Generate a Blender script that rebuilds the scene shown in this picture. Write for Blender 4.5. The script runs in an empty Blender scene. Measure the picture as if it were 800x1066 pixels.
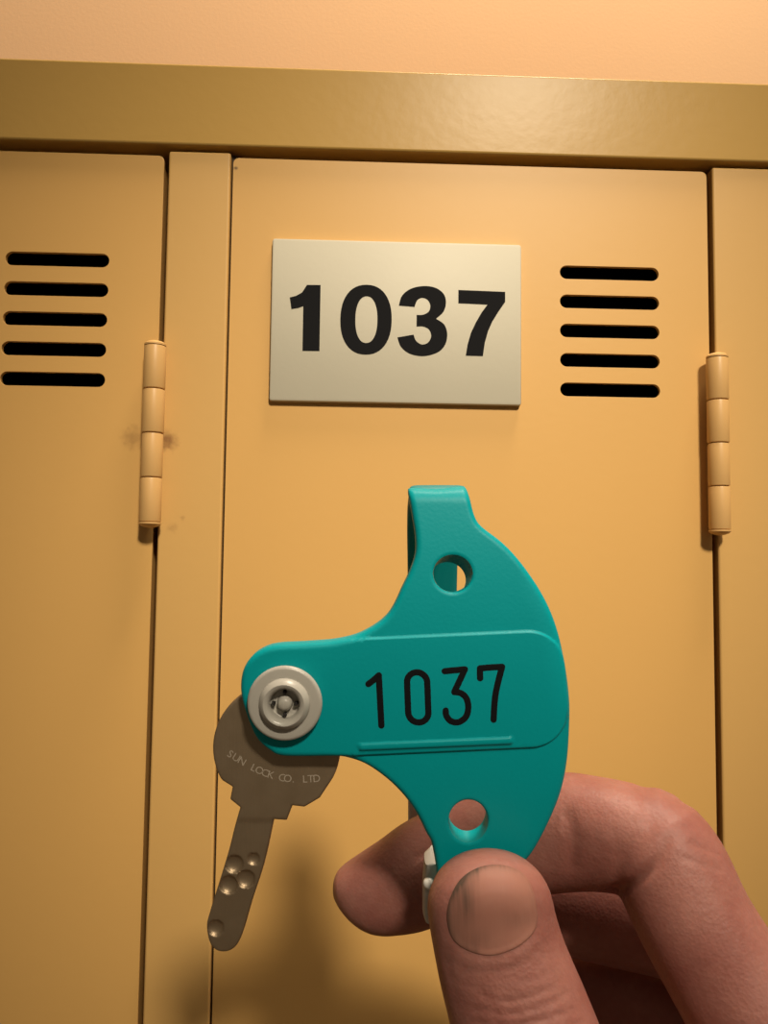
import bpy, bmesh, math, random
import numpy as np
from mathutils import Vector, Matrix
from mathutils.bvhtree import BVHTree
from mathutils.geometry import delaunay_2d_cdt

random.seed(4)
S = bpy.context.scene
COL = S.collection

# ------------------------------------------------------------------ camera, world, lights, exposure
FOC, CX, CY = 850.0, 400.0, 533.0           # focal length and centre for an 800 x 1066 frame
EYE = Vector((0.0, -0.30, 1.60))
ROT = Matrix(((0.99923261, -0.01409214, -0.03654592),
              (-0.03741764, -0.06756777, -0.9970128),
              (0.01158072, 0.99761516, -0.06804322)))
cam_d = bpy.data.cameras.new('camera'); cam = bpy.data.objects.new('camera', cam_d); COL.objects.link(cam)
cam.matrix_world = Matrix.Translation(EYE) @ ROT.to_4x4()
cam_d.sensor_fit = 'HORIZONTAL'; cam_d.sensor_width = 36.0; cam_d.lens = 36.0 * FOC / 800.0
cam_d.clip_start = 0.005
S.camera = cam
S.view_settings.view_transform = 'Standard'; S.view_settings.look = 'None'
S.view_settings.gamma = 1.0; S.view_settings.use_curve_mapping = False
S.view_settings.exposure = 0.0

W = bpy.data.worlds.new('world'); S.world = W; W.use_nodes = True
bg = W.node_tree.nodes['Background']; bg.inputs[0].default_value = (1.0, 0.80, 0.56, 1); bg.inputs[1].default_value = 0.11

def area_light(name, loc, target, size, power, color):
    d = bpy.data.lights.new(name, 'AREA'); d.shape = 'DISK'; d.size = size; d.energy = power; d.color = color
    o = bpy.data.objects.new(name, d); COL.objects.link(o); o.location = loc
    o.rotation_euler = (Vector(target) - Vector(loc)).to_track_quat('-Z', 'Y').to_euler()
    return o
sp = bpy.data.lights.new('ceiling_spot', 'SPOT'); sp.energy = 163; sp.color = (1.0, 0.87, 0.68); sp.spot_size = math.radians(16.6); sp.spot_blend = 1.0; sp.shadow_soft_size = 0.11
spo = bpy.data.objects.new('ceiling_spot', sp); COL.objects.link(spo); spo.location = (0.34, -1.39, 2.646)
spo.rotation_euler = (Vector((0.042, 0.0, 1.630))-Vector(spo.location)).to_track_quat('-Z', 'Y').to_euler()
area_light('wall_fill', (0.25, -0.15, 2.9), (0.15, 0.3, 2.0), 0.35, 21, (1.0, 0.84, 0.66))  # unseen fill light, added to brighten the wall above the lockers

# ------------------------------------------------------------------ helpers
def tag(o, label=None, cat=None, group=None, kind=None):
    if label: o['label'] = label
    if cat: o['category'] = cat
    if group: o['group'] = group
    if kind: o['kind'] = kind
    return o

def empty(name, loc=(0, 0, 0), rot=None):
    o = bpy.data.objects.new(name, None); COL.objects.link(o); o.empty_display_size = 0.02
    if rot is not None: o.matrix_world = Matrix.Translation(loc) @ rot.to_4x4()
    else: o.location = loc
    return o

def link(name, me, mat, parent=None, smooth=None):
    o = bpy.data.objects.new(name, me); COL.objects.link(o)
    if mat is not None:
        me.materials.clear(); me.materials.append(mat)
    if parent is not None: o.parent = parent
    if smooth is not None:
        me.shade_smooth(); me.set_sharp_from_angle(angle=math.radians(smooth))
    return o

def from_bm(name, bm, mat, parent=None, smooth=None):
    me = bpy.data.meshes.new(name); bmesh.ops.recalc_face_normals(bm, faces=bm.faces); bm.to_mesh(me); bm.free()
    return link(name, me, mat, parent, smooth)

def box_bm(x0, x1, y0, y1, z0, z1, bev=0.0, seg=3, bm=None):
    b = bmesh.new()
    vs = [b.verts.new(p) for p in ((x0,y0,z0),(x1,y0,z0),(x1,y1,z0),(x0,y1,z0),(x0,y0,z1),(x1,y0,z1),(x1,y1,z1),(x0,y1,z1))]
    for f in ((0,3,2,1),(4,5,6,7),(0,1,5,4),(1,2,6,5),(2,3,7,6),(3,0,4,7)): b.faces.new([vs[i] for i in f])
    if bev: bmesh.ops.bevel(b, geom=b.edges[:], offset=bev, segments=seg, affect='EDGES', profile=0.5)
    if bm is None: return b
    me = bpy.data.meshes.new('tmp'); b.to_mesh(me); b.free(); bm.from_mesh(me); bpy.data.meshes.remove(me)
    return bm

def lathe_bm(profile, n=48, bm=None, M=None):
    """profile: (radius, height) pairs about local z."""
    bm = bm or bmesh.new(); M = M or Matrix.Identity(4); rings = []
    for r, h in profile:
        if r < 1e-7: rings.append([bm.verts.new(M @ Vector((0, 0, h)))])
        else: rings.append([bm.verts.new(M @ Vector((r*math.cos(2*math.pi*i/n), r*math.sin(2*math.pi*i/n), h))) for i in range(n)])
    for a, b in zip(rings, rings[1:]):
        for i in range(n):
            j = (i+1) % n
            if len(a) == 1 and len(b) == 1: continue
            if len(a) == 1: bm.faces.new((a[0], b[i], b[j]))
            elif len(b) == 1: bm.faces.new((a[i], a[j], b[0]))
            else: bm.faces.new((a[i], a[j], b[j], b[i]))
    return bm

def catmull(pts, n=8, closed=False):
    P = np.array(pts, float); m = len(P); out = []
    for i in range(m if closed else m-1):
        if closed: p0, p1, p2, p3 = P[i-1], P[i], P[(i+1) % m], P[(i+2) % m]
        else: p0, p1, p2, p3 = P[max(i-1, 0)], P[i], P[i+1], P[min(i+2, m-1)]
        for k in range(n):
            t = k/n
            out.append(0.5*((2*p1)+(-p0+p2)*t+(2*p0-5*p1+4*p2-p3)*t*t+(-p0+3*p1-3*p2+p3)*t**3))
    if not closed: out.append(P[-1])
    return np.array(out)

def resample(P, step, closed=True):
    P = np.array(P, float); Q = np.vstack([P, P[:1]]) if closed else P
    L = np.hypot(*np.diff(Q, axis=0).T); c = np.concatenate([[0], np.cumsum(L)])
    n = max(8, int(round(c[-1]/step))); t = np.linspace(0, c[-1], n+1)
    if closed: t = t[:-1]
    return np.stack([np.interp(t, c, Q[:, 0]), np.interp(t, c, Q[:, 1])], 1)

def dist_poly(X, P, closed=True):
    A = np.array(P, float); B = np.roll(A, -1, 0) if closed else A[1:]
    A = A if closed else A[:-1]
    best = np.full(len(X), 1e9)
    for a, b in zip(A, B):
        d = b-a; t = np.clip(((X-a) @ d)/max(d @ d, 1e-20), 0, 1)
        q = X-a-t[:, None]*d; best = np.minimum(best, np.hypot(q[:, 0], q[:, 1]))
    return best

def inside(X, P):
    P = np.array(P, float); r = np.zeros(len(X), bool)
    for (x0, y0), (x1, y1) in zip(P, np.roll(P, -1, 0)):
        c = (y0 > X[:, 1]) != (y1 > X[:, 1])
        with np.errstate(divide='ignore', invalid='ignore'):
            r ^= c & (X[:, 0] < (x1-x0)*(X[:, 1]-y0)/(y1-y0+1e-30)+x0)
    return r

def solid(outline, holes, top, back, spacing, place, insets=(), hole_shift=(), free=None):
    """A solid bounded by two height fields over a 2-D outline with holes; place(uv, w) -> xyz."""
    loops = [np.array(outline, float)]+[np.array(h, float) for h in holes]
    pts = [p for l in loops for p in l]; edges = []; s = 0; own = []
    for k, l in enumerate(loops):
        n = len(l); edges += [(s+i, s+(i+1) % n) for i in range(n)]; own += [k]*n; s += n
    extra = []
    for l in loops:
        T = np.roll(l, -1, 0)-np.roll(l, 1, 0); N = np.stack([-T[:, 1], T[:, 0]], 1); N /= np.linalg.norm(N, axis=1)[:, None]
        for d in insets:
            for sg in (1, -1): extra.append(l+N*d*sg)
    if extra:
        E = np.vstack(extra); dd = np.minimum.reduce([dist_poly(E, l) for l in loops])
        want = np.concatenate([np.full(len(l), d) for l in loops for d in insets for sg in (1, -1)])
        ok = inside(E, loops[0]) & (np.abs(dd-want) < 0.12*want)
        for l in loops[1:]: ok &= ~inside(E, l)
        pts += list(E[ok])
    if spacing:
        lo, hi = loops[0].min(0), loops[0].max(0)
        gx, gy = np.meshgrid(np.arange(lo[0], hi[0], spacing), np.arange(lo[1], hi[1], spacing))
        gx = gx+np.where(np.arange(gx.shape[0]) % 2, spacing/2, 0)[:, None]
        G = np.stack([gx.ravel(), gy.ravel()], 1); ok = inside(G, loops[0])
        for l in loops[1:]: ok &= ~inside(G, l)
        G = G[ok]; dd = np.minimum.reduce([dist_poly(G, l) for l in loops])
        G = G[dd > (max(insets) if insets else 0)+0.5*spacing]
        if free is not None:
            ok = inside(free, loops[0])
            for l in loops[1:]: ok &= ~inside(free, l)
            Fr = free[ok]; Fr = Fr[np.minimum.reduce([dist_poly(Fr, l) for l in loops]) > (max(insets) if insets else 0)+0.25*spacing]
            far = np.ones(len(G), bool)
            for i in range(0, len(G), 2000): far[i:i+2000] = (((G[i:i+2000, None]-Fr[None])**2).sum(2).min(1) > (0.6*spacing)**2)
            G = G[far]; pts += list(Fr)
        pts += list(G)
    V, _, F, OV, _, _ = delaunay_2d_cdt([Vector((float(p[0]), float(p[1]))) for p in pts], edges, [], 1, 1e-9)
    U = np.array([(v.x, v.y) for v in V]); F = np.array([f for f in F])
    cen = U[F].mean(1); keep = inside(cen, loops[0])
    for l in loops[1:]: keep &= ~inside(cen, l)
    F = F[keep]
    ht = top(U); hb = back(U); UB = U.copy()
    for (k, dx, dy) in hole_shift:
        idx = [i for i, ov in enumerate(OV) if any(o < len(own) and own[o] == k for o in ov)]
        UB[idx] += (dx, dy)
    T = place(U, ht); B = place(UB, hb); n = len(U)
    cnt = {}
    for f in F:
        for a, b in ((f[0], f[1]), (f[1], f[2]), (f[2], f[0])):
            cnt[(a, b)] = 1
    faces = [tuple(int(i) for i in f) for f in F]+[tuple(int(i)+n for i in f[::-1]) for f in F]
    for (a, b) in cnt:
        if (b, a) not in cnt: faces.append((int(b), int(a), int(a)+n, int(b)+n))
    me = bpy.data.meshes.new('solid'); me.from_pydata([tuple(v) for v in np.vstack([T, B])], [], faces)
    b = bmesh.new(); b.from_mesh(me); bmesh.ops.recalc_face_normals(b, faces=b.faces)
    bmesh.ops.delete(b, geom=[v for v in b.verts if not v.link_faces], context='VERTS'); b.to_mesh(me); b.free(); me.update()
    return me

def bevel_mod(o, w, seg=3, ang=40):
    m = o.modifiers.new('bevel', 'BEVEL'); m.width = w; m.segments = seg; m.limit_method = 'ANGLE'; m.angle_limit = math.radians(ang)
    m = o.modifiers.new('wn', 'WEIGHTED_NORMAL'); m.keep_sharp = False

# ------------------------------------------------------------------ materials
def new_mat(name):
    m = bpy.data.materials.new(name); m.use_nodes = True
    return m, m.node_tree.nodes, m.node_tree.links, m.node_tree.nodes['Principled BSDF']

def simple(name, col, rough=0.5, metal=0.0, noise=0.0, nscale=60, bump=0.0, bscale=400, spec=0.5, sss=0.0, coat=0.0, col2=None):
    m, N, L, b = new_mat(name)
    b.inputs['Base Color'].default_value = (*col, 1); b.inputs['Roughness'].default_value = rough; b.inputs['Metallic'].default_value = metal
    b.inputs['Specular IOR Level'].default_value = spec
    if coat: b.inputs['Coat Weight'].default_value = coat; b.inputs['Coat Roughness'].default_value = 0.15
    if sss:
        b.inputs['Subsurface Weight'].default_value = sss; b.inputs['Subsurface Radius'].default_value = (1.0, 0.35, 0.2); b.inputs['Subsurface Scale'].default_value = 0.0015
    tc = N.new('ShaderNodeTexCoord')
    if noise or col2:
        n = N.new('ShaderNodeTexNoise'); n.inputs['Scale'].default_value = nscale; n.inputs['Detail'].default_value = 6
        L.new(tc.outputs['Object'], n.inputs['Vector'])
        r = N.new('ShaderNodeMix'); r.data_type = 'RGBA'
        c2 = col2 or tuple(c*(1-noise) for c in col)
        r.inputs['A'].default_value = (*col, 1); r.inputs['B'].default_value = (*c2, 1)
        L.new(n.outputs['Fac'], r.inputs['Factor']); L.new(r.outputs['Result'], b.inputs['Base Color'])
    if bump:
        n2 = N.new('ShaderNodeTexNoise'); n2.inputs['Scale'].default_value = bscale; n2.inputs['Detail'].default_value = 4
        L.new(tc.outputs['Object'], n2.inputs['Vector'])
        bp = N.new('ShaderNodeBump'); bp.inputs['Strength'].default_value = bump; bp.inputs['Distance'].default_value = 0.0005
        L.new(n2.outputs['Fac'], bp.inputs['Height']); L.new(bp.outputs['Normal'], b.inputs['Normal'])
    return m

def painted(name, col, rough, bump, stains=()):
    """enamel with slight orange peel; stains: (world position, radius, colour, strength) rust or grime marks."""
    m = simple(name, col, rough, 0, 0.06, 9, bump, 260, spec=0.28)
    N, L = m.node_tree.nodes, m.node_tree.links; b = N['Principled BSDF']
    src = b.inputs['Base Color'].links[0].from_socket
    geo = N.new('ShaderNodeNewGeometry')
    for pos, rad, c, st in stains:
        nz = N.new('ShaderNodeTexNoise'); nz.inputs['Scale'].default_value = 500; L.new(geo.outputs['Position'], nz.inputs['Vector'])
        sc = N.new('ShaderNodeVectorMath'); sc.operation = 'SCALE'; sc.inputs['Scale'].default_value = rad*0.9
        L.new(nz.outputs['Color'], sc.inputs[0])
        ad = N.new('ShaderNodeVectorMath'); ad.operation = 'ADD'; L.new(geo.outputs['Position'], ad.inputs[0]); L.new(sc.outputs[0], ad.inputs[1])
        ds = N.new('ShaderNodeVectorMath'); ds.operation = 'DISTANCE'; ds.inputs[1].default_value = Vector(pos)+Vector((1, 1, 1))*rad*0.45
        L.new(ad.outputs[0], ds.inputs[0])
        mr = N.new('ShaderNodeMapRange'); mr.interpolation_type = 'SMOOTHSTEP'
        mr.inputs['From Min'].default_value = 0; mr.inputs['From Max'].default_value = rad
        mr.inputs['To Min'].default_value = st; mr.inputs['To Max'].default_value = 0
        L.new(ds.outputs['Value'], mr.inputs['Value'])
        mx = N.new('ShaderNodeMix'); mx.data_type = 'RGBA'; mx.inputs['B'].default_value = (*c, 1)
        L.new(mr.outputs['Result'], mx.inputs['Factor']); L.new(src, mx.inputs['A']); src = mx.outputs['Result']
    L.new(src, b.inputs['Base Color'])
    return m

RUST = (0.13, 0.045, 0.018)
M_DOOR = painted('locker_door_enamel', (0.64, 0.375, 0.118), 0.42, 0.06,
                 [((-0.0815, 0, 1.6465), 0.006, RUST, 0.35), ((-0.0465, 0, 1.7495), 0.0012, (0.02, 0.01, 0.01), 0.8)])
M_POST = painted('locker_post_enamel', (0.61, 0.368, 0.122), 0.42, 0.06,
                 [((-0.0688, 0, 1.6455), 0.0055, RUST, 0.75), ((-0.0625, 0, 1.617), 0.0016, RUST, 0.7), ((-0.066, 0, 1.6135), 0.003, RUST, 0.3)])
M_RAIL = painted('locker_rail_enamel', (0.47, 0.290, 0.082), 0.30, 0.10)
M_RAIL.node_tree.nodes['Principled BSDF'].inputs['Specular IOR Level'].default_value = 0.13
M_HINGE = painted('hinge_enamel', (0.61, 0.368, 0.140), 0.38, 0.05)
M_INSIDE = simple('locker_inside', (0.035, 0.02, 0.012), 0.8)  # near-black: the shade inside the lockers is put into the colour
M_WALL = simple('wall_paint', (0.78, 0.50, 0.27), 0.85, 0, 0.08, 5, 0.25, 350)
M_FLOOR = simple('floor_vinyl', (0.30, 0.22, 0.15), 0.6, 0, 0.2, 12)
M_CEIL = simple('ceiling_paint', (0.8, 0.75, 0.66), 0.9, 0, 0.05, 6)
M_PLATE = simple('number_plate_plastic', (0.52, 0.485, 0.38), 0.5, 0, 0.05, 40, 0.06, 500, spec=0.25)
M_BLACK = simple('black_print', (0.006, 0.006, 0.007), 0.8, spec=0.12)
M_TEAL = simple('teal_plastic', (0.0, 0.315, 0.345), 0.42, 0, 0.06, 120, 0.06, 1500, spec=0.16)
M_TEAL_SHADED = simple('teal_plastic_shaded', (0.0, 0.22, 0.23), 0.45, 0, 0.06, 120, spec=0.4)  # darker copy of the teal, with the strap's shadow in its colour
M_GREY = simple('grey_plastic', (0.44, 0.42, 0.37), 0.33, 0, 0.10, 300, 0.05, 900, spec=0.5)
M_BUCKLE = simple('grey_buckle_plastic', (0.60, 0.57, 0.52), 0.4, 0, 0.25, 200)
M_STUD = simple('white_stud', (0.75, 0.72, 0.66), 0.3)
M_DARK = simple('slot_shade_black', (0.01, 0.008, 0.007), 0.7)  # black that paints the shade in the rivet's gaps

# ------------------------------------------------------------------ room shell
tag(from_bm('wall_back', box_bm(-1.6, 1.7, 0.36, 0.46, 0.0, 3.2), M_WALL), kind='structure')
tag(from_bm('floor', box_bm(-1.6, 1.7, -3.0, 0.46, -0.1, 0.0), M_FLOOR), kind='structure')

# ------------------------------------------------------------------ lockers
PITCH = 0.207
def stadium(cx, cz, hl, r, n=12):
    P = []
    for i in range(n+1):
        a = -math.pi/2+math.pi*i/n; P.append((cx+hl-r+r*math.cos(a), cz+r*math.sin(a)))
    for i in range(n+1):
        a = math.pi/2+math.pi*i/n; P.append((cx-hl+r+r*math.cos(a), cz+r*math.sin(a)))
    return P

def round_rect(x0, x1, z0, z1, r, n=6):
    P = []
    for cx, cz, a0 in ((x1-r, z0+r, -90), (x1-r, z1-r, 0), (x0+r, z1-r, 90), (x0+r, z0+r, 180)):
        for i in range(n+1):
            a = math.radians(a0+90*i/n); P.append((cx+r*math.cos(a), cz+r*math.sin(a)))
    return P

DZ0, DZ1 = 0.13, 1.7535
def xz(U, w): return np.stack([U[:, 0], -w, U[:, 1]], 1)
slots = [stadium(0.0957, 1.7126-0.01125*k, 0.0190, 0.0026) for k in range(5)]
door_me = solid(round_rect(-0.0474, 0.1338, DZ0, DZ1, 0.0022), slots, lambda U: np.zeros(len(U)), lambda U: np.full(len(U), -0.0018), 0, xz)
lip = bmesh.new(); lip.from_mesh(door_me)
for x0, x1, z0, z1 in ((-0.0468, -0.0456, DZ0+.002, DZ1-.002), (0.1316, 0.1328, DZ0+.002, DZ1-.002), (-0.0456, 0.1316, DZ1-0.0018, DZ1-0.0006), (-0.0456, 0.1316, DZ0+.0006, DZ0+.0018)):
    box_bm(x0, x1, 0.0016, 0.016, z0, z1, bm=lip)
lip.to_mesh(door_me); lip.free()

def body_bm(last=False):
    bm = bmesh.new(); x0, x1 = -0.0484+0.0004, 0.1356
    x1 = 0.1575
    box_bm(x0, x1, 0.339, 0.341, 0.1, 1.7555, bm=bm)
    box_bm(x0, x0+0.001, 0.002, 0.339, 0.1, 1.7555, bm=bm)
    box_bm(x1-0.001, x1, 0.022, 0.339, 0.1, 1.7555, bm=bm)
    box_bm(x0+0.001, x1-0.001, 0.022, 0.339, 0.1, 0.112, bm=bm)
    box_bm(x0+0.001, x1-0.001, 0.022, 0.339, 1.7535, 1.7555, bm=bm)
    return bm
def plinth_bm():
    return box_bm(-0.0480, 0.1575, 0.02, 0.339, 0.0, 0.1, 0.001, 1)
def post_bm():
    return box_bm(0.1357, 0.1588, -0.0010, 0.020, 0.1, 1.7550)
def bottom_rail_bm():
    return box_bm(-0.0474, 0.1354, 0.0, 0.020, 0.1, DZ0-0.003, 0.0008, 2)

HX, HY, HR = 0.1341, -0.0058, 0.0038
HZ0, HZ1 = 1.6152, 1.6792
def make_hinge(parent):
    L4 = (HZ1-HZ0)/4; bm = bmesh.new()
    box_bm(HX-0.0020, HX-0.0008, HY, 0.012, HZ0+0.0012, HZ0+2*L4-0.0004, bm=bm)      # leaf running into the gap, door side
    box_bm(HX+0.0008, HX+0.0020, HY, 0.012, HZ0+2*L4+0.0004, HZ1-0.0012, bm=bm)      # leaf on the post side
    h = from_bm('hinge', bm, M_HINGE, parent)
    for k in range(4):
        z0 = HZ0+k*L4+0.00012; z1 = HZ0+(k+1)*L4-0.00012; r = HR*(1.0 if k < 2 else 1.03)
        M = Matrix.Translation((HX, HY, 0))
        b = lathe_bm([(0, z0), (r-0.00045, z0), (r-0.0001, z0+0.00018), (r, z0+0.0005), (r, z1-0.0005), (r-0.0001, z1-0.00018), (r-0.00045, z1), (0, z1)], 32, None, M)
        from_bm('knuckle', b, M_HINGE, h, 35)
    for s, z in ((1, HZ1), (-1, HZ0)):
        b = lathe_bm([(0, 0), (HR+0.0001, 0), (HR+0.0001, s*0.0006), (HR*0.8, s*0.0013), (HR*0.45, s*0.0018), (0, s*0.0020)], 28, None, Matrix.Translation((HX, HY, z)))
        from_bm('pin_cap', b, M_HINGE, h, 50)
    return h

LABELS = ['yellow enamel locker at the left, its vented door cut off by the photo edge',
          'yellow enamel locker with the 1037 number plate on its door',
          'yellow enamel locker of which only a sliver shows at the far right edge']
lockers = []
shared = {}
for i in range(3):
    dx = (i-1)*PITCH
    L = empty('locker', (dx, 0, 0)); lockers.append(L)
    tag(L, LABELS[i], 'locker', 'row of yellow lockers')
    if i == 0:
        base = L
        link('body', bpy.data.meshes.new('body'), None, L)
        for ch in list(L.children): bpy.data.objects.remove(ch)
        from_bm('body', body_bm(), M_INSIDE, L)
        from_bm('plinth', plinth_bm(), M_POST, L)
        from_bm('bottom_rail', bottom_rail_bm(), M_POST, L)
        p = from_bm('post', post_bm(), M_POST, L); p.data.shade_smooth(); bevel_mod(p, 0.0009, 3)
        d = link('door', door_me, M_DOOR, L); d.data.shade_smooth(); bevel_mod(d, 0.0006, 3)
        make_hinge(L)
    else:
        for ch in list(base.children):
            c = ch.copy(); COL.objects.link(c); c.parent = L
            for g in list(ch.children):
                q = g.copy(); COL.objects.link(q); q.parent = c

# number plate of locker 1037 (plate coordinates straight on the door)
PX0, PX1, PZ0, PZ1, PT = -0.0319, 0.0616, 1.6606, 1.7220, 0.0027
plate = from_bm('number_plate', box_bm(PX0, PX1, -PT, 0.0002, PZ0, PZ1, 0.0011, 2), M_PLATE, lockers[1], 35)
plate['label'] = 'cream plastic number plate reading 1037'
def zz(p):      # plate drawing units -> plate metres
    u = (p[0]-66.0)/(752.0-66.0); v = (p[1]-(52+u*10))/(498.0-52.0)
    return (PX0+u*(PX1-PX0), PZ1-v*(PZ1-PZ0))
def sell(cx, cy, rx, ry, n=48, e=2.25):
    P = []
    for k in range(n):
        a = 2*math.pi*k/n; c, s = math.cos(a), math.sin(a)
        P.append((cx+rx*math.copysign(abs(c)**(2/e), c), cy+ry*math.copysign(abs(s)**(2/e), s)))
    return P
three = [(414,237),(422,210),(446,190),(482,182),(515,187),(537,204),(543,228),(536,253),(516,272),
         (538,287),(547,312),(542,342),(522,364),(484,375),(446,369),(421,350),(411,324)]
three_in = [(455,316),(462,333),(478,343),(495,337),(503,320),(497,302),(481,294),(463,294)]
three_in2 = [(463,262),(481,261),(496,252),(500,235),(492,220),(477,215),(464,222),(457,240)]
g3 = list(catmull(three[:9], 6))+list(catmull(three[8:], 6))[1:]+list(catmull(three_in, 6))+list(catmull(three_in2, 6))
GLYPHS = {'1': ([(200,182),(200,363),(154,363),(154,241),(140,246),(122,249),(117,217),(135,212),(150,203),(163,182)], []),
          '0': (sell(325,276,70,96), [sell(326,276,30,64)]),
          '3': ([tuple(p) for p in g3], []),
          '7': ([(577,192),(706,196),(706,224),(688,250),(671,278),(659,305),(650,338),(645,374),(598,373),(603,342),(612,310),(625,282),(641,254),(657,232),(577,229)], [])}
for ch in '1037':
    o, h = GLYPHS[ch]
    me = solid([zz(p) for p in o], [[zz(p) for p in q] for q in h], lambda U: np.full(len(U), PT+0.00006), lambda U: np.full(len(U), PT-0.0003), 0, xz)
    x = np.mean([zz(p)[0] for p in o])
    link('number', me, M_BLACK, plate)

# continuous head rail over the lockers
rb = bmesh.new()
box_bm(-0.2556, 0.3662, -0.0026, 0.34, 1.7567, 1.7882, bm=rb)
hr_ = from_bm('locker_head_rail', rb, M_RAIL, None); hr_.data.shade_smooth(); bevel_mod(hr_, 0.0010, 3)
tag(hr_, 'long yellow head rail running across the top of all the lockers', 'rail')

# ------------------------------------------------------------------ things held before the lockers: built in a frame that stands upright before the doors
D0 = 0.145
ORG = (460.0, 720.0)
def cam_xyz(px, py, d): return np.stack([(px-CX)/FOC*d, -(py-CY)/FOC*d, -d], -1)
O3 = cam_xyz(np.array(ORG[0]), np.array(ORG[1]), np.array(D0))
K = FOC/D0                                    # drawing units per metre at the band's centre
ORIGIN = EYE+ROT @ Vector(O3)
def loc3(px, py, d): return cam_xyz(np.asarray(px, float), np.asarray(py, float), np.asarray(d, float))-O3
SAG = 3.2
def front_depth(U):                           # the band bows away towards both ends
    v = (U[:, 1]-ORG[1])/K
    return D0+SAG*np.minimum(v*v, 0.0018)
def put(U, w):                                # w: metres out of the band's front surface, towards the viewer
    p = loc3(U[:, 0], U[:, 1], front_depth(U)); p[:, 2] += w; return p
MM = K/1000.0

band_root = empty('wrist_key_tag', ORIGIN, ROT)
tag(band_root, 'teal plastic wristband key tag engraved 1037, pinched between thumb and finger', 'key tag')
OUT = [(429,507.5),(456,508.5),(482,505.5),(486.5,508),(490,519),(494.5,536),(502,548),(525.5,566.6),(546.5,590),(567.5,621.7),(581,653),(590,690),(595,727),(595.3,758),
       (592.7,795),(586,826.5),(573,858),(557,887),(541,907),(531,928),(527,950),(522,955),(464,955),(459,950),(456,930),(455,908),(450,880),(444,868),(431,843),(411,819),(385,799),(362,790),(340,788),
       (296,787.5),(281,781.5),(267,768),(257,745),(251,722),(252,702),(259,687),(271,677),(288,671.5),(321,669.5),(352,666.5),(378.5,658.5),(404,640),(420,609.5),(428,592),(432.8,575),(432.6,557),
       (429.5,537),(427,522),(425.4,511.5)]
out = resample(catmull(OUT, 10, True), 0.33*MM)
def ell(cx, cy, rx, ry, n=56): return [(cx+rx*math.cos(2*math.pi*i/n), cy+ry*math.sin(2*math.pi*i/n)) for i in range(n)]
H1, H2 = ell(471.8, 597.5, 20, 19.2), ell(488, 855, 20, 21.5)
# raised label: rounded bar turned a little, in drawing units
LC, LH, LR, LA = (395.0, 724.5), (196.0, 60.5), 40.0, math.radians(-2.6)
def label_sd(U):
    x = U[:, 0]-LC[0]; y = U[:, 1]-LC[1]; c, s = math.cos(LA), math.sin(LA)
    a = np.abs(x*c+y*s)-(LH[0]-LR); b = np.abs(-x*s+y*c)-(LH[1]-LR)
    return np.hypot(np.maximum(a, 0), np.maximum(b, 0))+np.minimum(np.maximum(a, b), 0)-LR
def sstep(x): x = np.clip(x, 0, 1); return x*x*(3-2*x)
TH = 0.0030
def band_top(U):
    d = np.minimum.reduce([dist_poly(U, out), dist_poly(U, H1)*3, dist_poly(U, H2)*3])/MM/1000
    r = 0.0010; e = np.clip(r-d, 0, r)
    w = -(r-np.sqrt(np.maximum(r*r-e*e, 0)))
    # broad fall-away along the outer (right hand) rim and the fold at the top
    rim = np.clip((U[:, 0]-540)/60, 0, 1)*np.clip(1-dist_poly(U, out)/26, 0, 1)**2
    w = w-0.0009*rim
    w = w-0.0026*(1-np.sqrt(1-np.clip((524-U[:, 1])/18.5, 0, 0.995)**2))
    w = w+0.00050*sstep(-label_sd(U)/(0.42*MM)+0.5)
    a, b = np.array((377., 776.5)), np.array((530., 770.)); t = np.clip(((U-a) @ (b-a))/((b-a) @ (b-a)), 0, 1)
    q = np.linalg.norm(U-a-t[:, None]*(b-a), axis=1)
    w = w+0.00040*sstep((4.5-q)/2.0)
    return w
FREE = []
for off in (-0.34, -0.2, -0.07, 0.07, 0.2, 0.34):
    o_ = off*MM; R_ = LR+o_; c_, s_ = math.cos(LA), math.sin(LA)
    loop_ = resample(round_rect(-LH[0]-o_, LH[0]+o_, -LH[1]-o_, LH[1]+o_, R_, 24), 0.3*MM)
    FREE.append(np.stack([LC[0]+loop_[:, 0]*c_-loop_[:, 1]*s_, LC[1]+loop_[:, 0]*s_+loop_[:, 1]*c_], 1))
for off in (0.6, 2.4, 3.4, 4.6):
    a_, b_ = np.array((377., 776.5)), np.array((530., 770.)); t_ = (b_-a_)/np.linalg.norm(b_-a_); n_ = np.array((-t_[1], t_[0]))
    for sg in (1, -1): FREE.append(a_+(b_-a_)*np.linspace(-.01, 1.01, 90)[:, None]+n_*off*sg)
FREE = np.vstack(FREE)
me = solid(out, [H1, H2], band_top, lambda U: np.full(len(U), -TH), 0.40*MM, put, [0.15*MM, 0.42*MM, 0.8*MM, 1.15*MM], [(1, -5, 8), (2, 0, -5)], FREE)
band = link('band', me, M_TEAL, band_root, 48)

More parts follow.
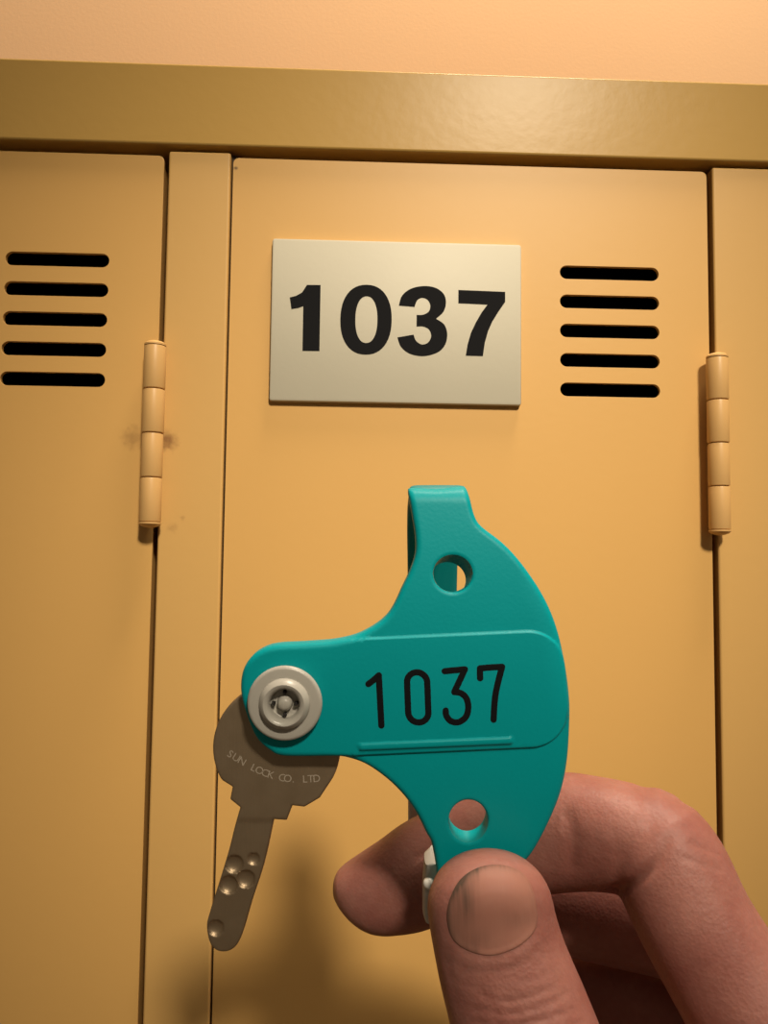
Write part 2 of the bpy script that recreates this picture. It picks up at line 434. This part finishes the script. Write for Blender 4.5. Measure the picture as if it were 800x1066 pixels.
def ribbon(path, half, n_side=6, thick=0.0012):
    """strap swept along path of (px centre, py, depth), px half width."""
    bm = bmesh.new(); rings = []
    P = [Vector(loc3(c, y, d)) for c, y, d in path]
    for i, p in enumerate(P):
        t = (P[min(i+1, len(P)-1)]-P[max(i-1, 0)]).normalized(); s = Vector((1, 0, 0)); s = (s-s.dot(t)*t).normalized(); nrm = t.cross(s)
        h = half[i]*path[i][2]/FOC; ring = []
        for k in range(20):
            a = 2*math.pi*k/20; c, sn = math.cos(a), math.sin(a)
            ring.append(bm.verts.new(p+s*h*math.copysign(abs(c)**0.25, c)+nrm*thick*math.copysign(abs(sn)**0.55, sn)))
        rings.append(ring)
    for a, b in zip(rings, rings[1:]):
        for k in range(20): bm.faces.new((a[k], a[(k+1) % 20], b[(k+1) % 20], b[k]))
    bm.faces.new(rings[0][::-1]); bm.faces.new(rings[-1])
    return bm
# the top end folds over and its strap runs down behind
fold = [(455.5, 522, .1512), (455.5, 516, .1516), (455.5, 512, .1526), (455.5, 511, .1545), (455.5, 512, .1570), (455, 516, .1600), (453, 526, .1640), (451, 550, .1680),
        (450.5, 590, .1715), (450, 640, .1755), (450, 700, .1800), (450, 760, .1850), (450, 800, .1880)]
hf = [26, 28, 29, 29, 29, 29, 28.5, 27, 26, 25.5, 25.5, 25.5, 25.5]
pp = catmull(np.column_stack([np.array(fold), hf]), 5)
st = from_bm('strap', ribbon([tuple(p[:3]) for p in pp], [p[3] for p in pp], thick=0.0011), M_TEAL_SHADED, band_root, 40)
# grey buckle end behind, with the finger through the loop
bk = ribbon([(452, y, d) for y, d in ((790, .1872), (815, .1892), (845, .1905), (880, .1912), (900, .1914))], [25, 27, 27, 27, 26], thick=0.0016)
tail = from_bm('strap_end', bk, M_BUCKLE, band_root, 40); tail['label'] = 'pale grey strap end behind the finger'
bk = ribbon([(466, y, d) for y, d in ((889, .1565), (893, .1567), (918, .1572), (946, .1578), (952, .1580))], [18, 24, 26, 26, 24], thick=0.0030)
buck = from_bm('clasp', bk, M_BUCKLE, band_root, 40); buck['label'] = 'grey clasp under the band'
c = Vector(loc3(447.0, 919.5, .1540)); b = bmesh.new(); bmesh.ops.create_icosphere(b, subdivisions=3, radius=0.00115, matrix=Matrix.Translation(c) @ Matrix.Diagonal((1, 1, .8, 1)))
from_bm('stud', b, M_STUD, buck, 60)

# engraved number on the band
def stroke_bm(lines, r, z=0.00005):
    bm = bmesh.new()
    for line in lines:
        P = resample(np.array(line, float), 1.6, False) if len(line) > 1 else np.array(line)
        T = np.gradient(P, axis=0); T /= np.linalg.norm(T, axis=1)[:, None]; N = np.stack([-T[:, 1], T[:, 0]], 1)
        fan0 = [P[0]+r*(math.cos(a)*N[0]-math.sin(a)*T[0]) for a in np.linspace(0, math.pi, 9)][1:-1]
        fan1 = [P[-1]+r*(math.cos(a)*N[-1]-math.sin(a)*T[-1]) for a in np.linspace(-math.pi, 0, 9)][1:-1]
        poly = list(P+N*r)
        rows = []
        w0 = band_top(P)
        for p, n, w in zip(P, N, w0):
            U = np.array([p+n*r, p+n*r*.5, p, p-n*r*.5, p-n*r]); rows.append([bm.verts.new(v) for v in put(U, w+np.array([z*.2, z, z, z, z*.2]))])
        for a, b in zip(rows, rows[1:]):
            for k in range(4): bm.faces.new((a[k], a[k+1], b[k+1], b[k]))
        for fan, row, w in ((fan0, rows[0], w0[0]), (fan1, rows[-1][::-1], w0[-1])):
            vs = [bm.verts.new(v) for v in put(np.array(fan), np.full(len(fan), w+z*.3))]
            loop = [row[0]]+vs+[row[4]]
            for a, b in zip(loop, loop[1:]): bm.faces.new((row[2], a, b))
    geom = bm.faces[:]
    r_ = bmesh.ops.extrude_face_region(bm, geom=geom)
    for v in [g for g in r_['geom'] if isinstance(g, bmesh.types.BMVert)]: v.co.z -= 0.0003
    return bm
def st_oval(cx, cy, rx, ry, sh):
    P = []
    for k in range(61):
        a = 2*math.pi*k/60-math.pi/2; c, s = math.cos(a), math.sin(a)
        y = (ry-rx)*(1 if s > 0 else -1)+rx*s if abs(s) > 1e-6 else 0
        P.append((cx+rx*c+sh*(y)/ry, cy+y))
    return P
DIG = [[[(383.8,711.5),(389,707.5),(394.6,702.5)],[(394.6,702.5),(396,730),(397.3,754.5)]],
       [st_oval(435, 725.3, 10.5, 26, 1.0)],
       [[(463,698.2),(473,697.2),(484,696.2)],[(484,696.2),(478.5,708),(473,719.5)], [tuple(p) for p in catmull([(473,719.8),(480,721),(485.6,726.5),(487.5,736),(485,745.5),(477.5,751),(469.5,750),(464.8,744.5),(464,739)],6)]],
       [[(499.8,705.5),(499.6,700),(499.6,695.2)],[(499.6,695.2),(511,694.2),(522.6,693.6)],[tuple(p) for p in catmull([(522.6,693.6),(518.8,708),(515.8,722),(514.4,736),(513.8,748.5)],6)]]]
for lines in DIG: from_bm('number', stroke_bm(lines, 3.3), M_BLACK, band)

# grey rivet
RC = (298.0, 729.5)
rw = float(band_top(np.array([[330., 731.]]))[0]); rz = Vector(put(np.array([RC]), np.array([rw]))[0])
q = 1/K
prof = [(0, -.003), (8*q, -.003), (8*q, .0003), (36.5*q, .0004), (38.3*q, .0009), (38.6*q, .0013), (37.6*q, .0017), (35*q, .00185), (29*q, .00175), (26.5*q, .0018), (25.8*q, .0022), (24*q, .0029), (21*q, .0033),
        (18.5*q, .0032), (16.4*q, .0028), (15.2*q, .0022), (14.9*q, .0008), (13.6*q, .0007), (8.4*q, .0007), (7.8*q, .0010), (7.5*q, .0016), (6.2*q, .0021), (4*q, .00235), (0, .00245)]
riv = from_bm('rivet', lathe_bm(prof, 72, None, Matrix.Translation(rz)), M_GREY, band_root, 50)
riv['label'] = 'light grey plastic rivet clamping the key'
for k in range(4):  # small dark boxes stand in for the shaded gaps of the rivet
    a = math.pi/2*k; c = rz+Vector((11.6*q*math.cos(a), 11.6*q*math.sin(a), .0010))
    b = box_bm(-1.9*q, 1.9*q, -1.7*q, 1.7*q, -.0003, .0009, 0.00008, 1); bmesh.ops.transform(b, matrix=Matrix.Translation(c) @ Matrix.Rotation(a, 4, 'Z'), verts=b.verts)
    from_bm('slot_shade', b, M_DARK, riv)

# ------------------------------------------------------------------ key
m, N, L, b = new_mat('worn_nickel')
b.inputs['Metallic'].default_value = 0.82; b.inputs['Roughness'].default_value = 0.46
tc = N.new('ShaderNodeTexCoord'); n1 = N.new('ShaderNodeTexNoise'); n1.inputs['Scale'].default_value = 240; n1.inputs['Detail'].default_value = 8
L.new(tc.outputs['Object'], n1.inputs['Vector'])
r = N.new('ShaderNodeMix'); r.data_type = 'RGBA'; r.inputs['A'].default_value = (0.32, 0.235, 0.145, 1); r.inputs['B'].default_value = (0.43, 0.33, 0.22, 1)
L.new(n1.outputs['Fac'], r.inputs['Factor']); L.new(r.outputs['Result'], b.inputs['Base Color'])
mp = N.new('ShaderNodeMapping'); mp.inputs['Rotation'].default_value = (0, 0, 0.28); mp.inputs['Scale'].default_value = (2500, 120, 120)
L.new(tc.outputs['Object'], mp.inputs['Vector']); n2 = N.new('ShaderNodeTexNoise'); n2.inputs['Scale'].default_value = 1; n2.inputs['Detail'].default_value = 3
L.new(mp.outputs['Vector'], n2.inputs['Vector']); bu = N.new('ShaderNodeBump'); bu.inputs['Strength'].default_value = 0.25; bu.inputs['Distance'].default_value = 0.0001
L.new(n2.outputs['Fac'], bu.inputs['Height']); L.new(bu.outputs['Normal'], b.inputs['Normal'])
M_KEY = m
M_KEYTXT = simple('key_lettering', (0.62, 0.53, 0.42), 0.5, 0.6)

KD = D0+TH+0.0004
def kput(U, w):
    p = loc3(U[:, 0], U[:, 1], np.full(len(U), KD)); p[:, 2] += w; return p
head = [(288+66.5*math.cos(a), 779-66.5*math.sin(a)) for a in np.radians(np.linspace(-28, 208, 40))]     # right side over the top to the left
KEY = head+[(231.5,813),(242,819.5),(239.5,832.5),(250,841)]
blade_l = catmull([(250,841),(244,862),(238,886),(228,919),(218,951),(215,966),(219,984),(229,991.5),(242,989),(251.5,975),(262,940),(271,913),(277,891),(285,853.5)], 5)
KEY += [tuple(p) for p in blade_l[1:]]+[(298.5,854.5),(304.5,839),(317,840.5),(333,831)]
kout = resample(KEY, 0.3*MM)
DIMS = [(244,900,9.5),(264,894.5,6.5),(238,921.5,9.5),(256,915.5,9.5),(224.5,966.5,8.5)]
def key_top(U):
    d = dist_poly(U, kout)/MM/1000; rr = 0.00035; e = np.clip(rr-d, 0, rr); w = -(rr-np.sqrt(np.maximum(rr*rr-e*e, 0)))
    dep = np.zeros(len(U))
    for x, y, rad in DIMS:
        q_ = np.hypot(U[:, 0]-x, U[:, 1]-y)/rad
        dep = np.maximum(dep, 0.00075*np.sqrt(np.maximum(1-np.minimum(q_, 1)**2, 0))*(rad/9.5))
    # the blade stands a touch lower than the bow
    w = w-0.00012*sstep((U[:, 1]-850-0.0*(U[:, 0]))/8)
    return w-dep
me = solid(kout, [], key_top, lambda U: np.full(len(U), -0.0021), 0.22*MM, kput, [0.12*MM, 0.3*MM])
key = link('locker_key', me, M_KEY, None, 50); key.matrix_world = Matrix.Translation(ORIGIN) @ ROT.to_4x4()
tag(key, 'dimpled nickel locker key hanging from the grey rivet of the teal tag', 'key')
# worn maker's lettering along the arc of the bow
def letter_mesh(text, size):
    cu = bpy.data.curves.new('t', 'FONT'); cu.body = text; cu.size = size; cu.align_x = 'CENTER'; cu.resolution_u = 3
    o = bpy.data.objects.new('t', cu); COL.objects.link(o); dg = bpy.context.evaluated_depsgraph_get()
    me = bpy.data.meshes.new_from_object(o.evaluated_get(dg)); bpy.data.objects.remove(o); return me
bm = bmesh.new()
txt = 'SUN LOCK CO. LTD'
a0, a1 = math.radians(172), math.radians(290)
for i, chh in enumerate(txt):
    if chh == ' ': continue
    t = i/(len(txt)-1); ang = a0+(a1-a0)*t
    # baseline is a shallow arc under the rivet
    x = 238+92*t; y = 787.5+33*t-9*math.sin(math.pi*t)*-1.0
    y = 788+26*t+10*math.sin(math.pi*t)
    slope = math.atan2(26+10*math.pi*math.cos(math.pi*t), 92)
    lm = letter_mesh(chh, 11.0)
    Rm = Matrix.Rotation(slope, 2)
    for f in lm.polygons:
        vs = []
        for vi in f.vertices:
            p = lm.vertices[vi].co; u = np.array([[x+p.x*math.cos(slope)+p.y*math.sin(slope), y+p.x*math.sin(slope)-p.y*math.cos(slope)]])
            vs.append(bm.verts.new(kput(u, np.array([0.00003]))[0]))
        try: bm.faces.new(vs)
        except ValueError: pass
    bpy.data.meshes.remove(lm)
let = from_bm('lettering', bm, M_KEYTXT, key)

# ------------------------------------------------------------------ hand
def loft(stations, sub=6, n=40, e=2.15, cap0=True, cap1=True, cf=0.85, win=1):
    """stations: (px, py, depth, half width px, half thickness m) -> closed tube mesh data"""
    A = catmull(stations, sub)
    P = loc3(A[:, 0], A[:, 1], A[:, 2]); RW = A[:, 3]*A[:, 2]/FOC; RD = A[:, 4]
    P = [Vector(p) for p in P]; rings = []
    Tn = [(P[min(i+win, len(P)-1)]-P[max(i-win, 0)]).normalized() for i in range(len(P))]
    spec = []
    if cap0:
        for k in (80, 60, 40, 20):
            a = math.radians(k); spec.append((P[0]-Tn[0]*RW[0]*cf*math.sin(a), Tn[0], RW[0]*math.cos(a), RD[0]*math.cos(a)))
    spec += [(P[i], Tn[i], RW[i], RD[i]) for i in range(len(P))]
    if cap1:
        for k in (20, 40, 60, 80):
            a = math.radians(k); spec.append((P[-1]+Tn[-1]*RW[-1]*0.85*math.sin(a), Tn[-1], RW[-1]*math.cos(a), RD[-1]*math.cos(a)))
    V = []; F = []
    view = Vector((0, 0, 1))
    for p, t, rw_, rd_ in spec:
        s = t.cross(view).normalized(); u = s.cross(t).normalized()
        for k in range(n):
            a = 2*math.pi*k/n; c, sn = math.cos(a), math.sin(a)
            V.append(p+s*rw_*math.copysign(abs(c)**(2/e), c)+u*rd_*math.copysign(abs(sn)**(2/e), sn))
    m_ = len(spec)
    for i in range(m_-1):
        for k in range(n): F.append((i*n+k, i*n+(k+1) % n, (i+1)*n+(k+1) % n, (i+1)*n+k))
    F.append(tuple(range(n))[::-1]); F.append(tuple(range((m_-1)*n, m_*n)))
    return V, F

PARTS = []
# thumb, nail side to the viewer
tip = []
for y in (889, 891.5, 895, 900, 907, 916, 928, 942):
    h_ = (957-y)/70.0
    tip.append((508.5+2.5*(y-889)/68, y, .1413-.0011*(y-889)/68, 66*max(1-h_**2.6, 0)**0.5, .0087*max(1-h_**5, 0)**0.5))
PARTS.append(loft(tip+[(512.5,957,.1402,65.5,.0088),(519,985,.1395,67,.0090),(526,1010,.1387,69,.0094),
                   (541,1055,.1372,73,.0103),(556,1100,.1352,76,.0110),(577,1160,.1325,76,.0112),(606,1240,.1290,80,.0120),(650,1330,.1255,98,.0150),(720,1430,.1210,115,.0180)], e=2.25, cf=0.12))
# forefinger: middle and end joints behind the band, pointing left
PARTS.append(loft([(349,924,.1760,11,.0024),(351,926,.1760,14.5,.0034),(354,928,.1760,18.5,.0044),(358,929.7,.1760,23,.0053),(363,930.7,.1760,27.5,.0061),(370,931,.1759,32.5,.0069),(380,930,.1757,37.8,.0077),(392,927,.1755,42.6,.0084),(405,922.5,.1753,46.5,.0089),(430,912,.1748,53,.0095),(465,897,.1740,55,.0098),(500,885,.1730,55.5,.0098),(550,871,.1705,57.5,.0100),(600,864.5,.1670,59,.0104),(640,869,.1635,58.5,.0106),(672,874,.1612,57,.0104),(684,878,.1605,56,.0102)], cf=0.2, win=45))
# forefinger: first joint
PARTS.append(loft([(686,884,.1590,57.5,.0104),(700,908,.1572,59.5,.0106),(722,955,.1542,60,.0108),(750,1003,.1514,62,.0110),(785,1060,.1480,66,.0116),(840,1150,.1430,74,.0130),(900,1260,.1380,90,.0150)]))
# middle finger
PARTS.append(loft([(500,935,.1880,38,.0072),(530,936,.1880,46,.0086),(580,937,.1865,52,.0096),(640,945,.1835,56,.0104),(700,960,.1790,55,.0104),(735,975,.1755,54,.0102)]))
PARTS.append(loft([(738,985,.1750,54,.0104),(775,1050,.1690,58,.0110),(830,1140,.1610,64,.0120),(920,1280,.1480,84,.0140)]))
# ring finger
PARTS.append(loft([(545,1030,.1930,40,.0080),(600,1034,.1925,48,.0092),(660,1046,.1890,52,.0100),(735,1075,.1820,52,.0102)]))
PARTS.append(loft([(738,1082,.1815,52,.0100),(800,1180,.1720,56,.0110),(930,1330,.1540,76,.0135)]))
# little finger
PARTS.append(loft([(560,1125,.1900,38,.0074),(640,1135,.1880,44,.0084),(735,1190,.1800,42,.0084)]))
PARTS.append(loft([(738,1195,.1795,44,.0086),(800,1270,.1740,48,.0095),(930,1400,.1580,70,.0130)]))
# palm, wrist, forearm
PARTS.append(loft([(790,1160,.1480,60,.012),(830,1230,.1460,150,.015),(870,1330,.1420,190,.0175),(900,1480,.1330,210,.019),(940,1650,.1230,185,.019),(1010,1900,.1120,170,.019),(1180,2350,.1000,210,.022),(1500,3300,.0850,330,.030)], e=2.3))
# web between thumb and forefinger
PARTS.append(loft([(690,1340,.1290,90,.014),(760,1300,.1350,90,.013),(850,1250,.1400,80,.013)]))
me = bpy.data.meshes.new('hand'); V = []; F = []
for v, f in PARTS:
    o = len(V); V += [tuple(x) for x in v]; F += [tuple(i+o for i in q_) for q_ in f]
me.from_pydata(V, [], F)
tmp = bpy.data.objects.new('tmp', me); COL.objects.link(tmp)
rm = tmp.modifiers.new('r', 'REMESH'); rm.mode = 'VOXEL'; rm.voxel_size = 0.00055; rm.adaptivity = 0
sm = tmp.modifiers.new('s', 'SMOOTH'); sm.factor = 0.5; sm.iterations = 6
hm = bpy.data.meshes.new_from_object(tmp.evaluated_get(bpy.context.evaluated_depsgraph_get()))
bpy.data.objects.remove(tmp)

nv = len(hm.vertices); co = np.empty(nv*3); hm.vertices.foreach_get('co', co); co = co.reshape(-1, 3)
no = np.empty(nv*3); hm.vertex_normals.foreach_get('vector', no); no = no.reshape(-1, 3)
Q = co+O3; dep = -Q[:, 2]; scr = np.stack([Q[:, 0]/dep*FOC+CX, -Q[:, 1]/dep*FOC+CY], 1)
vd = -Q/np.linalg.norm(Q, axis=1)[:, None]; facing = (no*vd).sum(1)
NAIL = catmull([(515,900),(535,903.5),(549,914),(556.5,932),(559.5,952),(557.5,968),(545,982),(528,991),(510,995),(490,991),(474,981),(467,967),(465.5,950),(470,932),(480,915),(496,904)], 8, True)
sel = (facing > 0.05) & (dep < 0.147) & (scr[:, 1] > 880) & (scr[:, 1] < 1120) & (scr[:, 0] > 430) & (scr[:, 0] < 660)
ix = np.nonzero(sel)[0]; U = scr[ix]
sd = dist_poly(U, NAIL); ins = inside(U, NAIL); sd = np.where(ins, -sd, sd)
disp = np.where(ins, -0.00014*sstep(-sd/6), 0)
disp += 0.00010*np.exp(-((sd-9)/7.0)**2)*np.clip((U[:, 1]-905)/20, 0, 1)      # nail fold
disp -= 0.00009*np.exp(-((sd-0.5)/2.4)**2)*(0.5+0.5*(U[:, 0] < 500))
WR = [([(472,1003),(490,1010),(515,1011),(542,1003),(560,990)], .00016, 3), ([(500,1035),(520,1042),(548,1040),(575,1028)], .00022, 3), ([(476,1046),(505,1052),(535,1055),(570,1046),(590,1034)], .00022, 3),
      ([(490,1062),(520,1068),(556,1064),(595,1052)], .00026, 3.2), ([(480,1075),(515,1082),(560,1080),(605,1066)], .0003, 3.5), ([(545,1022),(562,1018),(578,1008)], .00014, 2.5), ([(478,1022),(492,1028),(505,1027)], .00013, 2.5),
      ([(465,985),(468,1010),(474,1040)], .00022, 4)]
wob = 0.6+0.4*np.sin(U[:, 0]*0.21+U[:, 1]*0.13)*np.sin(U[:, 0]*0.083-U[:, 1]*0.3)
for pl, a_, w_ in WR: disp -= 0.75*wob*a_*np.exp(-(dist_poly(U, catmull(pl, 5), False)/w_)**2)
co[ix] += no[ix]*disp[:, None]
# forefinger creases
sel = (facing > 0.0) & (dep > 0.138) & (dep < 0.172) & (scr[:, 0] > 585) & (scr[:, 1] < 1010)
ix = np.nonzero(sel)[0]; U = scr[ix]; disp = np.zeros(len(ix))
for pl, a_, w_ in [([(632,934),(655,921),(678,905),(690,889),(697,875)], .0013, 6.5), ([(640,868),(645,890),(642,912)], .00012, 6), ([(592,850),(597,875),(596,900)], .0004, 8), ([(720,878),(735,884),(748,890)], .00014, 3), ([(712,893),(730,900),(750,906)], .0001, 3)]:
    if len(pl) == 5: a_ = a_*np.clip((704-U[:, 0])/50, 0, 1)
    disp -= a_*np.exp(-(dist_poly(U, catmull(pl, 5), False)/w_)**2)
co[ix] += no[ix]*disp[:, None]
hm.vertices.foreach_set('co', co.ravel()); hm.update()

m, N, L, b = new_mat('skin')
tc = N.new('ShaderNodeTexCoord')
n1 = N.new('ShaderNodeTexNoise'); n1.inputs['Scale'].default_value = 90; n1.inputs['Detail'].default_value = 5
n3 = N.new('ShaderNodeTexNoise'); n3.inputs['Scale'].default_value = 700; n3.inputs['Detail'].default_value = 4
v1 = N.new('ShaderNodeTexVoronoi'); v1.inputs['Scale'].default_value = 1500
for n in (n1, n3, v1): L.new(tc.outputs['Object'], n.inputs['Vector'])
r = N.new('ShaderNodeValToRGB'); r.color_ramp.elements[0].position = 0.36; r.color_ramp.elements[1].position = 0.66
r.color_ramp.elements[0].color = (0.31, 0.118, 0.094, 1); r.color_ramp.elements[1].color = (0.37, 0.160, 0.128, 1)
L.new(n1.outputs['Fac'], r.inputs['Fac'])
r2 = N.new('ShaderNodeMix'); r2.data_type = 'RGBA'; r2.blend_type = 'MULTIPLY'; r2.inputs['Factor'].default_value = 0.35
rr_ = N.new('ShaderNodeValToRGB'); rr_.color_ramp.elements[0].position = 0.3; rr_.color_ramp.elements[0].color = (0.72, 0.62, 0.58, 1); rr_.color_ramp.elements[1].position = 0.7
L.new(n3.outputs['Fac'], rr_.inputs['Fac']); L.new(r.outputs['Color'], r2.inputs['A']); L.new(rr_.outputs['Color'], r2.inputs['B'])
L.new(r2.outputs['Result'], b.inputs['Base Color'])
b.inputs['Roughness'].default_value = 0.5; b.inputs['Specular IOR Level'].default_value = 0.35
b.inputs['Subsurface Weight'].default_value = 0.3; b.inputs['Subsurface Radius'].default_value = (1.0, 0.32, 0.18); b.inputs['Subsurface Scale'].default_value = 0.0022
b1 = N.new('ShaderNodeBump'); b1.inputs['Strength'].default_value = 0.35; b1.inputs['Distance'].default_value = 0.00025
b2 = N.new('ShaderNodeBump'); b2.inputs['Strength'].default_value = 0.3; b2.inputs['Distance'].default_value = 0.00012
L.new(n3.outputs['Fac'], b1.inputs['Height']); L.new(v1.outputs['Distance'], b2.inputs['Height']); L.new(b1.outputs['Normal'], b2.inputs['Normal']); L.new(b2.outputs['Normal'], b.inputs['Normal'])
M_SKIN = m
hand = link('hand', hm, M_SKIN); hm.shade_smooth(); hand.matrix_world = Matrix.Translation(ORIGIN) @ ROT.to_4x4()
tag(hand, 'bare right hand pinching the teal key tag between thumb and forefinger', 'hand')

# nails
m, N, L, b = new_mat('nail')
at = N.new('ShaderNodeAttribute'); at.attribute_name = 'dirt'
tc = N.new('ShaderNodeTexCoord'); mp = N.new('ShaderNodeMapping'); mp.inputs['Rotation'].default_value = (0, 0, -0.12); mp.inputs['Scale'].default_value = (1800, 130, 130); L.new(tc.outputs['Object'], mp.inputs['Vector'])
ns = N.new('ShaderNodeTexNoise'); ns.inputs['Scale'].default_value = 1; ns.inputs['Detail'].default_value = 4; L.new(mp.outputs['Vector'], ns.inputs['Vector'])
ng = N.new('ShaderNodeTexNoise'); ng.inputs['Scale'].default_value = 260; L.new(tc.outputs['Object'], ng.inputs['Vector'])
c1 = N.new('ShaderNodeMix'); c1.data_type = 'RGBA'; c1.inputs['A'].default_value = (0.325, 0.138, 0.102, 1); c1.inputs['B'].default_value = (0.365, 0.170, 0.125, 1); L.new(ng.outputs['Fac'], c1.inputs['Factor'])
mu = N.new('ShaderNodeMath'); mu.operation = 'MULTIPLY_ADD'; L.new(ns.outputs['Fac'], mu.inputs[0]); mu.inputs[1].default_value = 1.4; mu.inputs[2].default_value = -0.1
m2 = N.new('ShaderNodeMath'); m2.operation = 'MULTIPLY'; L.new(mu.outputs[0], m2.inputs[0]); L.new(at.outputs['Fac'], m2.inputs[1]); m2.use_clamp = True
c2 = N.new('ShaderNodeMix'); c2.data_type = 'RGBA'; L.new(m2.outputs[0], c2.inputs['Factor']); L.new(c1.outputs['Result'], c2.inputs['A']); c2.inputs['B'].default_value = (0.10, 0.062, 0.045, 1)
L.new(c2.outputs['Result'], b.inputs['Base Color']); b.inputs['Roughness'].default_value = 0.55; b.inputs['Specular IOR Level'].default_value = 0.22
b.inputs['Subsurface Weight'].default_value = 0.15; b.inputs['Subsurface Radius'].default_value = (1, .4, .25); b.inputs['Subsurface Scale'].default_value = 0.001
bu = N.new('ShaderNodeBump'); bu.inputs['Strength'].default_value = 0.2; bu.inputs['Distance'].default_value = 0.0001; L.new(ns.outputs['Fac'], bu.inputs['Height']); L.new(bu.outputs['Normal'], b.inputs['Normal'])
M_NAIL = m
bvh = BVHTree.FromPolygons([Vector(c) for c in co], [tuple(p.vertices) for p in hm.polygons])
eye = Vector(-O3)
def nail_place(U, w):
    out_ = []
    for (x, y), ww in zip(U, w):
        d = Vector(loc3(x, y, .2))-eye; d.normalize(); hit = bvh.ray_cast(eye, d)
        p = hit[0] if hit[0] is not None else Vector(loc3(x, y, .14))
        out_.append(tuple(p-d*ww))
    return np.array(out_)
nout = resample(NAIL, 1.3)
def nail_top(U):
    d = dist_poly(U, nout); e = np.clip(3-d, 0, 3)
    return 0.00010*np.sqrt(np.maximum(1-(e/3)**2, 0))+0.00004
nm = solid(nout, [], nail_top, lambda U: np.full(len(U), -0.0003), 2.0, nail_place, [1.0, 2.2])
U = np.array([(v.co.x, v.co.y, v.co.z) for v in nm.vertices])+O3; U = np.stack([U[:, 0]/-U[:, 2]*FOC+CX, -U[:, 1]/-U[:, 2]*FOC+CY], 1)
dn = dist_poly(U, NAIL)
dirt = 1.3*np.exp(-(dn/4.5)**2)*np.clip((560-U[:, 0])/80, 0.15, 1)*np.clip((985-U[:, 1])/40, 0.1, 1)
dirt += 0.85*np.exp(-(((U[:, 0]-486)/10)**2+((U[:, 1]-938)/26)**2))+0.4*np.exp(-(((U[:, 0]-500)/11)**2+((U[:, 1]-977)/9)**2))+0.3*np.exp(-(((U[:, 0]-540)/14)**2+((U[:, 1]-958)/9)**2))
dirt += 0.45*np.exp(-(dn/12.0)**2)*(U[:, 0] < 500)
at_ = nm.attributes.new('dirt', 'FLOAT', 'POINT'); at_.data.foreach_set('value', dirt.astype(np.float32))
nl = link('thumbnail', nm, M_NAIL, hand, 60); nl['label'] = 'grimy thumbnail facing the viewer'
